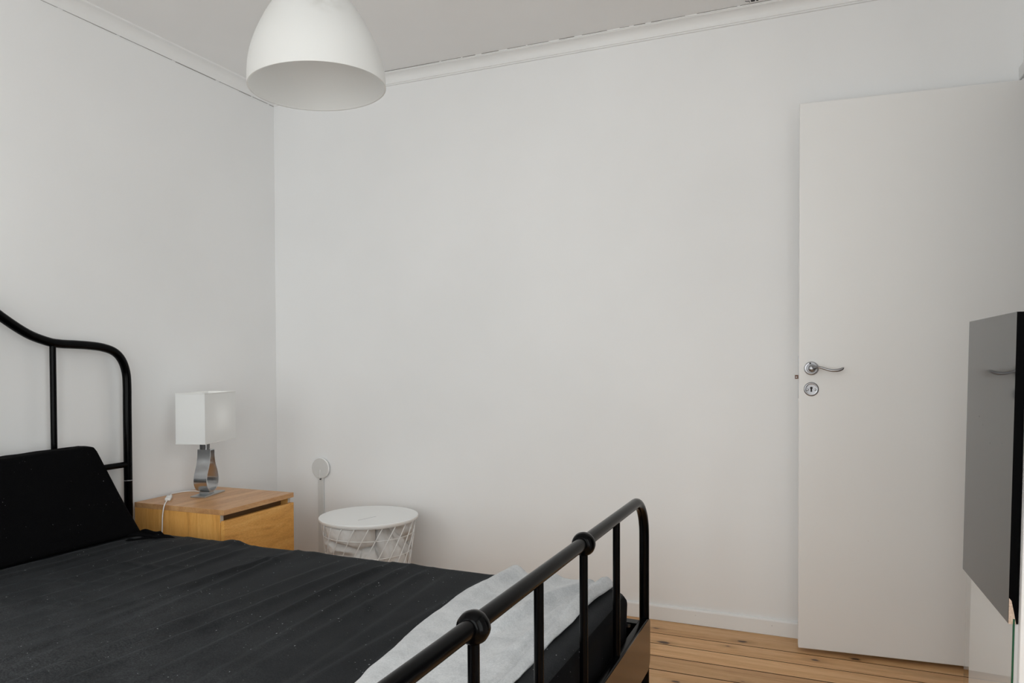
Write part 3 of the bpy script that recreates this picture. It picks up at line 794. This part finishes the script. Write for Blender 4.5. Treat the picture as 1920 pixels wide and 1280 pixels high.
# local axes: +y = long direction of shade, -x = towards the wall
obj('base_plate', nbox((-0.044, -0.060, 0.0004), (0.024, 0.105, 0.0064), 0.0008, 1), M_zinc, lamp)
obj('pedestal', nbox((-0.034, -0.008, 0.0064), (0.010, 0.036, 0.0180), 0.001, 1), M_zinc, lamp)
prof = []
lc, rl = 0.012, 0.0510                         # loop centre in y, radius
raw = [(0.0180, 0.0), (0.0180, 0.003)]
right = []
for k_ in range(0, 12):
    a = -PI / 2 + k_ / 11 * (PI / 2 + 0.36); right.append((rl * math.cos(a), rl + rl * math.sin(a) * 1.0))
right += [(0.0420, 0.088), (0.0345, 0.104), (0.0275, 0.120), (0.0225, 0.138), (0.0200, 0.156), (0.0188, 0.172), (0.0182, 0.1855)]
rs_ = spline([(a, 0, b) for a, b in right], 3)
outer = [(p.x, p.z) for p in rs_]
outl = outer + [(-a, b) for a, b in outer[::-1]]
th = 0.0032
def inset(poly, d):
    out = []
    n = len(poly)
    for i in range(n):
        p0, p1, p2 = Vector(poly[i - 1]), Vector(poly[i]), Vector(poly[(i + 1) % n])
        e1 = (p1 - p0); e2 = (p2 - p1)
        if e1.length < 1e-7: e1 = e2
        if e2.length < 1e-7: e2 = e1
        n1 = Vector((-e1.y, e1.x)).normalized(); n2 = Vector((-e2.y, e2.x)).normalized()
        nn = (n1 + n2); nn = nn.normalized() if nn.length > 1e-6 else n1
        out.append(tuple(p1 + nn * d / max(0.5, nn.dot(n1))))
    return out
ol = []
for p in outl:
    if not ol or (Vector(p) - Vector(ol[-1])).length > 1e-5: ol.append(p)
if (Vector(ol[0]) - Vector(ol[-1])).length < 1e-5: ol.pop()
il = inset(ol, th)
bm = bmesh.new(); n = len(ol); W0, W1 = 0.019, -0.041
rings = [[bm.verts.new((xw, lc + a, 0.0172 + b)) for a, b in pl] for xw, pl in ((W0, ol), (W1, ol), (W1, il), (W0, il))]
for q in range(4):
    A, B = rings[q], rings[(q + 1) % 4]
    for k_ in range(n): bm.faces.new((A[k_], A[(k_ + 1) % n], B[(k_ + 1) % n], B[k_]))
obj('loop_foot', bm, M_brush, lamp, smooth=True, angle=35)
ztl = 0.0172 + 0.1855
br = obj('neck_bracket', nbox((-0.014, lc - 0.030, ztl), (-0.011, lc + 0.030, ztl + 0.050)), M_dkmetal, lamp)
obj('neck_bracket', nbox((-0.040, lc - 0.0015, ztl), (-0.014, lc + 0.0015, ztl + 0.050)), M_dkmetal, lamp)
obj('stem', ntube([(-0.009, lc - 0.004, ztl), (-0.009, lc - 0.004, ztl + 0.060)], 0.0030, 10), M_brush, lamp, smooth=True, angle=50)
obj('bulb_socket', nlathe([(0, 0.05), (0.014, 0.05), (0.014, 0.10), (0.011, 0.112), (0, 0.112)], 20, Matrix.Translation((-0.012, lc, ztl))), M_cable, lamp, smooth=True, angle=50)
obj('bulb', nlathe([(0, 0.112), (0.012, 0.112), (0.016, 0.13), (0.022, 0.148), (0.020, 0.165), (0.010, 0.178), (0, 0.181)], 20, Matrix.Translation((-0.012, lc, ztl))), M_bulb, lamp, smooth=True)
sw, sl, zb, zt_ = 0.1334 / 2, 0.2521 / 2, 0.7534 - NH, 0.9677 - NH
bm = bmesh.new(); ts = 0.0016
rr_ = [[bm.verts.new((a * (sw - q * ts), b * (sl - q * ts), z)) for a, b in ((1, -1), (1, 1), (-1, 1), (-1, -1))] for q, z in ((0, zb), (0, zt_), (1, zt_), (1, zb))]
for q in range(4):
    A, B = rr_[q], rr_[(q + 1) % 4]
    for k_ in range(4): bm.faces.new((A[k_], A[(k_ + 1) % 4], B[(k_ + 1) % 4], B[k_]))
shd = obj('lamp_shade', bm, M_shade, lamp)
M_shtrim = mat('shade_edge_tape', (0.86, 0.86, 0.84), 0.7)
for z0 in (zb - 0.0004, zt_ - 0.0046):
    bm = bmesh.new()
    rr_ = [[bm.verts.new((a * (sw + q), b * (sl + q), z)) for a, b in ((1, -1), (1, 1), (-1, 1), (-1, -1))] for q, z in ((0.0006, z0), (0.0006, z0 + 0.005), (-0.0022, z0 + 0.005), (-0.0022, z0))]
    for q in range(4):
        A, B = rr_[q], rr_[(q + 1) % 4]
        for k_ in range(4): bm.faces.new((A[k_], A[(k_ + 1) % 4], B[(k_ + 1) % 4], B[k_]))
    obj('edge_tape', bm, M_shtrim, shd)
for b in (-1, 1):
    obj('shade_wire', ntube([(-sw + 0.002, b * 0.02 + lc, zt_ - 0.03), (sw - 0.002, b * 0.02 + lc, zt_ - 0.03)], 0.0012, 6), M_satin, lamp)
# flex inside the loop, then over the table to the inline switch and down the side
def to_local(p, o):
    a = -o.rotation_euler.z; q = Vector(p) - Vector(o.location)
    return Vector((q.x * math.cos(a) - q.y * math.sin(a), q.x * math.sin(a) + q.y * math.cos(a), q.z))
obj('inner_flex', ntube(spline([(-0.012, lc - 0.004, ztl - 0.004), (-0.014, lc - 0.008, 0.130), (-0.014, lc + 0.000, 0.080), (-0.012, lc + 0.016, 0.030)], 6), 0.0019, 8), M_cable, lamp, smooth=True)
zc = NH + 0.0026
fl = [(-2.545, 2.470, zc), (-2.585, 2.485, zc), (-2.632, 2.490, zc), (-2.664, 2.462, zc), (-2.668, 2.42, zc), (-2.655, 2.385, zc + 0.004)]
obj('flex', ntube([to_local(p, lamp) for p in spline(fl, 8)], 0.0022, 8), M_cable, lamp, smooth=True)
s0, s1 = Vector((-2.655, 2.385, zc + 0.004)), Vector((-2.508, 2.222, zc + 0.004))
dirv = (s1 - s0).normalized()
mid = (s0 + s1) / 2
Mx = Matrix((dirv, Vector((0, 0, 1)).cross(dirv), Vector((0, 0, 1)))).transposed().to_4x4(); Mx.translation = mid
Lh = (s1 - s0).length / 2
bm = bmesh.new(); box(bm, (-0.040, -0.0115, -0.0065), (0.040, 0.0115, 0.0065), 0.004, 3)
bmesh.ops.transform(bm, matrix=Mx, verts=bm.verts)
for v_ in bm.verts: v_.co = to_local(v_.co, lamp)
swo = obj('inline_switch', bm, M_cable, lamp, smooth=True, angle=40)
bm = bmesh.new(); box(bm, (-0.012, -0.005, 0.0060), (0.006, 0.005, 0.0085), 0.001, 2)
bmesh.ops.transform(bm, matrix=Mx, verts=bm.verts)
for v_ in bm.verts: v_.co = to_local(v_.co, lamp)
obj('switch_rocker', bm, M_cable, swo)
def on_line(d): return mid + dirv * d
obj('flex', ntube([to_local(p, lamp) for p in spline([s0, on_line(-0.060), on_line(-0.038)], 4)], 0.0022, 8), M_cable, lamp, smooth=True)
dn = [on_line(0.038), on_line(0.075), on_line(0.10), (-2.497, 2.205, NH - 0.004), (-2.499, 2.199, NH - 0.04), (-2.503, 2.200, NH - 0.09), (-2.506, 2.198, NH - 0.16), (-2.507, 2.198, 0.30), (-2.53, 2.198, 0.10), (-2.60, 2.20, 0.006), (-2.66, 2.22, 0.006)]
obj('flex', ntube([to_local(p, lamp) for p in spline(dn, 8)], 0.0024, 8), M_cable, lamp, smooth=True)

# ------------------------------------------------------------------ wire basket table
kx, ky = -1.895, 2.785
bas = thing('basket_table', 'white wire storage basket with a round lid, filled with off-white bedding, by the back wall', 'basket', (kx, ky, 0))
LZ = 0.408
lid = obj('lid', nlathe([(0, LZ - 0.006), (0.2130, LZ - 0.006), (0.2155, LZ - 0.0115), (0.2190, LZ - 0.0115), (0.2205, LZ - 0.008), (0.2205, LZ - 0.002), (0.2190, LZ), (0, LZ)], 96), M_white_metal, bas, smooth=True, angle=30)
a_, b_ = Vector((0.017, -0.109, 0)), Vector((0.048, 0.000, 0))
dv = (b_ - a_).normalized(); pv = Vector((-dv.y, dv.x, 0))
def strip(p, q, w_, z0, z1, m, name, parent):
    bm_ = bmesh.new(); P = [p - pv * w_, q - pv * w_, q + pv * w_, p + pv * w_]
    A = [bm_.verts.new((v_.x, v_.y, z0)) for v_ in P]; B = [bm_.verts.new((v_.x, v_.y, z1)) for v_ in P]
    bm_.faces.new(A[::-1]); bm_.faces.new(B)
    for i_ in range(4): bm_.faces.new((A[i_], A[(i_ + 1) % 4], B[(i_ + 1) % 4], B[i_]))
    return obj(name, bm_, m, parent)
M_groove = mat('lid_groove', (0.30, 0.30, 0.29), 0.6)
strip(a_, b_ - dv * 0.012, 0.0010, LZ, LZ + 0.0004, M_groove, 'grip_slot', lid)
M_hole = mat('lid_hole_rim', (0.92, 0.92, 0.91), 0.4)
obj('grip_hole', nlathe([(0, LZ), (0.009, LZ), (0.009, LZ + 0.0006), (0, LZ + 0.0006)], 24, Matrix.Translation((b_.x, b_.y, 0)) ), M_hole, lid)
def brad(z): return 0.150 + (0.208 - 0.150) * (z / 0.39) ** 0.85
def ring(z, r_, wr, name='wire_ring'):
    obj(name, ntube([(r_ * math.cos(2 * PI * k_ / 64), r_ * math.sin(2 * PI * k_ / 64), z) for k_ in range(64)], wr, 8, closed=True), M_white_metal, bas, smooth=True)
ring(0.392, 0.2085, 0.0034); ring(0.335, brad(0.335), 0.0016); ring(0.255, brad(0.255), 0.0016); ring(0.13, brad(0.13), 0.0016); ring(0.006, 0.151, 0.0034)
NWR = 22
bm = bmesh.new(); pts = []
for k_ in range(15):
    z = 0.006 + 0.386 * k_ / 14; a = 1.02 * k_ / 14; pts.append(((brad(z) + 0.001) * math.cos(a), (brad(z) + 0.001) * math.sin(a), z))
wire0 = obj('basket_wire', ntube(pts, 0.0021, 7), M_white_metal, bas, smooth=True)
for k_ in range(1, NWR):
    o = wire0.copy(); col.objects.link(o); o.parent = bas; o.rotation_euler = (0, 0, 2 * PI * k_ / NWR)
# contents: puffy bedding stuffed behind the wires
rp = random.Random(9)
cents = []
for k_ in range(46):
    a = rp.uniform(0, 2 * PI); z = rp.uniform(0.02, 0.38); cents.append((a, z))
def puff(a, z):
    ds = []
    for ca, cz in cents:
        da_ = (a - ca + PI) % (2 * PI) - PI
        wv = 0.02 * math.sin(9 * a + 20 * z)
        ds.append(math.hypot(da_ * 0.19 + wv, (z - cz) * 1.15))
    ds.sort(); e = ds[1] - ds[0]
    return sstep(e / 0.030) * 0.032 - 0.006 - 0.5 * ds[0] ** 2 * 3
bm = bmesh.new(); NA, NZ = 200, 60; G = []
for j in range(NZ + 1):
    z = 0.012 + 0.372 * j / NZ; row = []
    for i in range(NA):
        a = 2 * PI * i / NA
        r_ = brad(z) - 0.026 + puff(a, z) + 0.004 * noise.noise(Vector((math.cos(a) * 7, math.sin(a) * 7, z * 30))) + 0.003 * noise.noise(Vector((math.cos(a) * 22, math.sin(a) * 22, z * 60)))
        env = math.exp(-((a - 2 * PI + 0.55) / 0.13) ** 2) * math.exp(-((z - 0.27) / 0.06) ** 2)
        r_ += 0.010 * env
        row.append(bm.verts.new((r_ * math.cos(a), r_ * math.sin(a), z)))
    G.append(row)
for j in range(NZ):
    for i in range(NA): bm.faces.new((G[j][i], G[j][(i + 1) % NA], G[j + 1][(i + 1) % NA], G[j + 1][i]))
ct = bm.verts.new((0, 0, 0.392)); cb = bm.verts.new((0, 0, 0.012))
for i in range(NA): bm.faces.new((G[-1][i], G[-1][(i + 1) % NA], ct)); bm.faces.new((G[0][(i + 1) % NA], G[0][i], cb))
bd = obj('duvet', bm, M_duvet, smooth=True); bd.location = (kx, ky, 0)
tag(bd, 'bunched off-white duvet stuffed inside the white wire basket', 'duvet')

# ------------------------------------------------------------------ white disc on a flat strip, on the back wall
cc = thing('cable_cover', 'slim pale strip with round disc on top, on the back wall beside the basket', 'wall strip', (-2.400, YB, 0))
obj('strip', nbox((-0.017, -0.012, 0.066), (0.017, 0.0, 0.520), 0.002, 2), M_disc, cc)
obj('strip_ridge', nbox((0.006, -0.0135, 0.066), (0.010, -0.0118, 0.495), 0.0004, 1), M_disc, cc)
obj('disc', nlathe([(0, 0.0), (0.053, 0.0), (0.053, 0.006), (0.0500, 0.010), (0, 0.0105)], 64, Matrix.Translation((0.002, -0.008, 0.552)) @ RX), M_disc, cc, smooth=True, angle=30)
obj('disc_rim', nlathe([(0.0500, 0.0098), (0.0535, 0.0070), (0.0545, 0.0040), (0.0525, 0.0)], 64, Matrix.Translation((0.002, -0.008, 0.552)) @ RX), M_white_metal, cc, smooth=True)
obj('pull_rod', nbox((0.0015, -0.0215, 0.500), (0.0045, -0.0183, 0.545), 0.0005, 1), M_white_metal, cc)
obj('rod_end', nbox((0.000, -0.0220, 0.492), (0.006, -0.0135, 0.4985), 0.001, 1), M_dkmetal, cc)

# ------------------------------------------------------------------ pendant lamp
dirc = Vector((-0.578, 0.743, 0.338)); dist = 1.815
pc = Vector((0, 0, 1.10)) + dirc * dist + cr * 0.004 - Vector((0, 0, 0.004))
pen = thing('pendant_lamp', 'white bell-shaped opal pendant lamp hanging from the ceiling above the bed', 'lamp', (pc.x, pc.y, pc.z))
op = [(0.150, 0.0), (0.1500, 0.012), (0.1490, 0.030), (0.1455, 0.055), (0.1390, 0.080), (0.1290, 0.106), (0.1165, 0.132), (0.1020, 0.158), (0.0870, 0.180), (0.0700, 0.200), (0.0520, 0.216), (0.0360, 0.226), (0.0300, 0.232)]
op = [(p.x, p.z) for p in spline([(a, 0, b) for a, b in op], 3)]
ip = [(max(a - 0.0035, 0.02), b - 0.001 if b > 0.15 else b) for a, b in op[::-1]]
obj('shade', nlathe(op + ip[:-1] + [(0.1470, 0.0006)], 96, closed=True), M_opal, pen, smooth=True, angle=60)
obj('shade_cap', nlathe([(0, 0.226), (0.031, 0.226), (0.031, 0.250), (0.026, 0.272), (0.012, 0.285), (0, 0.286)], 32), M_white_metal, pen, smooth=True, angle=45)
obj('cord', ntube([(0, 0, 0.285), (0, 0, ZC - pc.z - 0.03)], 0.0030, 8), M_cable, pen, smooth=True)
obj('ceiling_cup', nlathe([(0.0, -0.062), (0.010, -0.062), (0.035, -0.040), (0.046, -0.012), (0.047, -0.0), (0, 0.0)], 32, Matrix.Translation((0, 0, ZC - pc.z))), M_cable, pen, smooth=True, angle=50)
bs = obj('bulb_holder', nlathe([(0, 0.226), (0.020, 0.226), (0.020, 0.185), (0.017, 0.180), (0, 0.180)], 24), M_cable, pen, smooth=True, angle=50)
obj('light_bulb', nlathe([(0, 0.18), (0.013, 0.18), (0.015, 0.170), (0.024, 0.152), (0.030, 0.132), (0.027, 0.112), (0.015, 0.100), (0, 0.097)], 24), M_opal, bs, smooth=True)

for o in pen.children:                         # the shade hangs a little askew on its cord
    if o.name.split('.')[0] in ('shade', 'shade_cap', 'bulb_holder'):
        o.rotation_mode = 'QUATERNION'
        o.rotation_quaternion = Matrix.Rotation(R(-2.6), 3, Vector((cf.x, cf.y, 0)).normalized()).to_quaternion()

# ------------------------------------------------------------------ small dark remains of a fitting in the ceiling by the back cornice
rem = thing('ceiling_clip', 'tiny dark metal clip and bent wire left in the ceiling above the back cornice', 'clip', (-0.28, 3.030, ZC))
bm = bmesh.new(); box(bm, (0.004, -0.016, -0.006), (0.018, 0.000, 0.0), 0.001, 1); obj('clip_jaw', bm, M_dark, rem)
bm = bmesh.new(); box(bm, (0.023, -0.008, -0.005), (0.031, 0.003, 0.0), 0.001, 1); obj('clip_jaw', bm, M_dark, rem)
obj('bent_wire', ntube(spline([(-0.018, -0.006, -0.001), (-0.011, -0.004, -0.003), (-0.004, -0.005, -0.003), (-0.002, -0.001, -0.007)], 5), 0.0011, 8), M_dark, rem)

# ------------------------------------------------------------------ cabinet at the right: black board over sheet glass, white body behind
# panel plane (left face): far edge at Y=1.69, near edge at Y=1.367; leans slightly to the right at the top
KS = 1.247                                    # distance scale: puts the board where it mirrors the door handle as in the photograph
Yf, Yn = 1.690 * KS, 1.367 * KS
BZ0, BZ1 = 1.1 - 0.416 * KS, 1.1 + 0.0738 * KS
def px_at(y_, z_):
    xf = KS * 0.2496 + (0.2582 - 0.2496) * KS * (z_ - BZ0) / (BZ1 - BZ0)
    xn = KS * 0.2638 + (0.2725 - 0.2638) * KS * (z_ - BZ0) / (BZ1 - BZ0)
    return xf + (xn - xf) * (Yf - y_) / (Yf - Yn)
cab = thing('side_cabinet', 'white cabinet with glossy black side board above clear sheet glass at right wall', 'cabinet', (0.47, 1.9, 0))
CO = Vector((0.47, 1.9, 0))
def slab(y0, y1, z0, z1, o0, o1, name, m, parent=cab, bev=0.0):
    bm_ = bmesh.new(); q = []
    for z_ in (z0, z1):
        for y_, o_ in ((y0, o0), (y1, o0), (y1, o1), (y0, o1)): q.append(bm_.verts.new(Vector((px_at(y_, z_) + o_, y_, z_)) - CO))
    for f in ((0, 1, 2, 3), (7, 6, 5, 4), (0, 4, 5, 1), (1, 5, 6, 2), (2, 6, 7, 3), (3, 7, 4, 0)): bm_.faces.new([q[i_] for i_ in f])
    if bev: bmesh.ops.bevel(bm_, geom=list(bm_.edges), offset=bev, segments=1, affect='EDGES')
    return obj(name, bm_, m, parent)
BT = 0.0160
brd = slab(Yn, Yf, BZ0, BZ1, 0, BT, 'black_board', M_blackboard)
slab(Yn - 0.0006, Yn - 0.0001, BZ0, BZ1, 0.0, BT, 'edge_band', M_blackedge, brd)
slab(Yf + 0.0001, Yf + 0.0006, BZ0, BZ1, 0.0, BT, 'edge_band', M_blackedge, brd)
# chipped corner showing bare chipboard
bm = bmesh.new(); q = []
for y_ in (Yn - 0.0007, Yn - 0.0014):
    for o_, z_ in ((0.0004, BZ0 - 0.0005), (0.0130, BZ0 - 0.0005), (0.0095, BZ0 + 0.020), (0.0045, BZ0 + 0.045), (0.0004, BZ0 + 0.050)):
        q.append(bm.verts.new(Vector((px_at(Yn, z_) + o_, y_, z_)) - CO))
bm.faces.new(q[:5]); bm.faces.new(q[5:][::-1])
for i_ in range(5): bm.faces.new((q[i_], q[(i_ + 1) % 5], q[5 + (i_ + 1) % 5], q[5 + i_]))
obj('chipped_corner', bm, M_chip, brd)
gs = slab(Yn + 0.0006, Yf - 0.0006, 0.0006, BZ0 - 0.0002, 0.0076, 0.0108, 'glass_sheet', M_sheetglass)
slab(Yn - 0.0020, Yn + 0.0004, 0.0006, BZ0 + 0.010, 0.0076, 0.0108, 'glass_edge', M_glassedge, gs)
slab(Yf - 0.0004, Yf + 0.0004, 0.0006, BZ0 - 0.0002, 0.0078, 0.0106, 'glass_edge', M_sheetglass, gs)
# white body
bd_ = slab(Yn + 0.004, Yf - 0.030, 0.0006, BZ0 - 0.001, 0.0125, 0.034, 'inner_side', M_cab)
body = slab(Yn + 0.002, Yf - 0.03, 0.03, BZ1 - 0.03, 0.0350, 0.270, 'body', M_cab)
slab(Yn - 0.016, Yn + 0.000, 0.04, BZ1 - 0.035, 0.0168, 0.260, 'cabinet_door', M_cab, cab, 0.0012)

# small scuffs of paint on the skirting
sk = bpy.data.objects['baseboard_back']
for x_, z_, s_ in ((-0.33, 0.002, 0.008), (-0.50, 0.040, 0.002), (-0.20, 0.038, 0.003)):
    obj('paint_chip', nbox((x_, YB - 0.0128, z_), (x_ + s_, YB - 0.0119, z_ + s_ * 0.5)), M_crack if s_ < 0.005 else M_trim, sk)
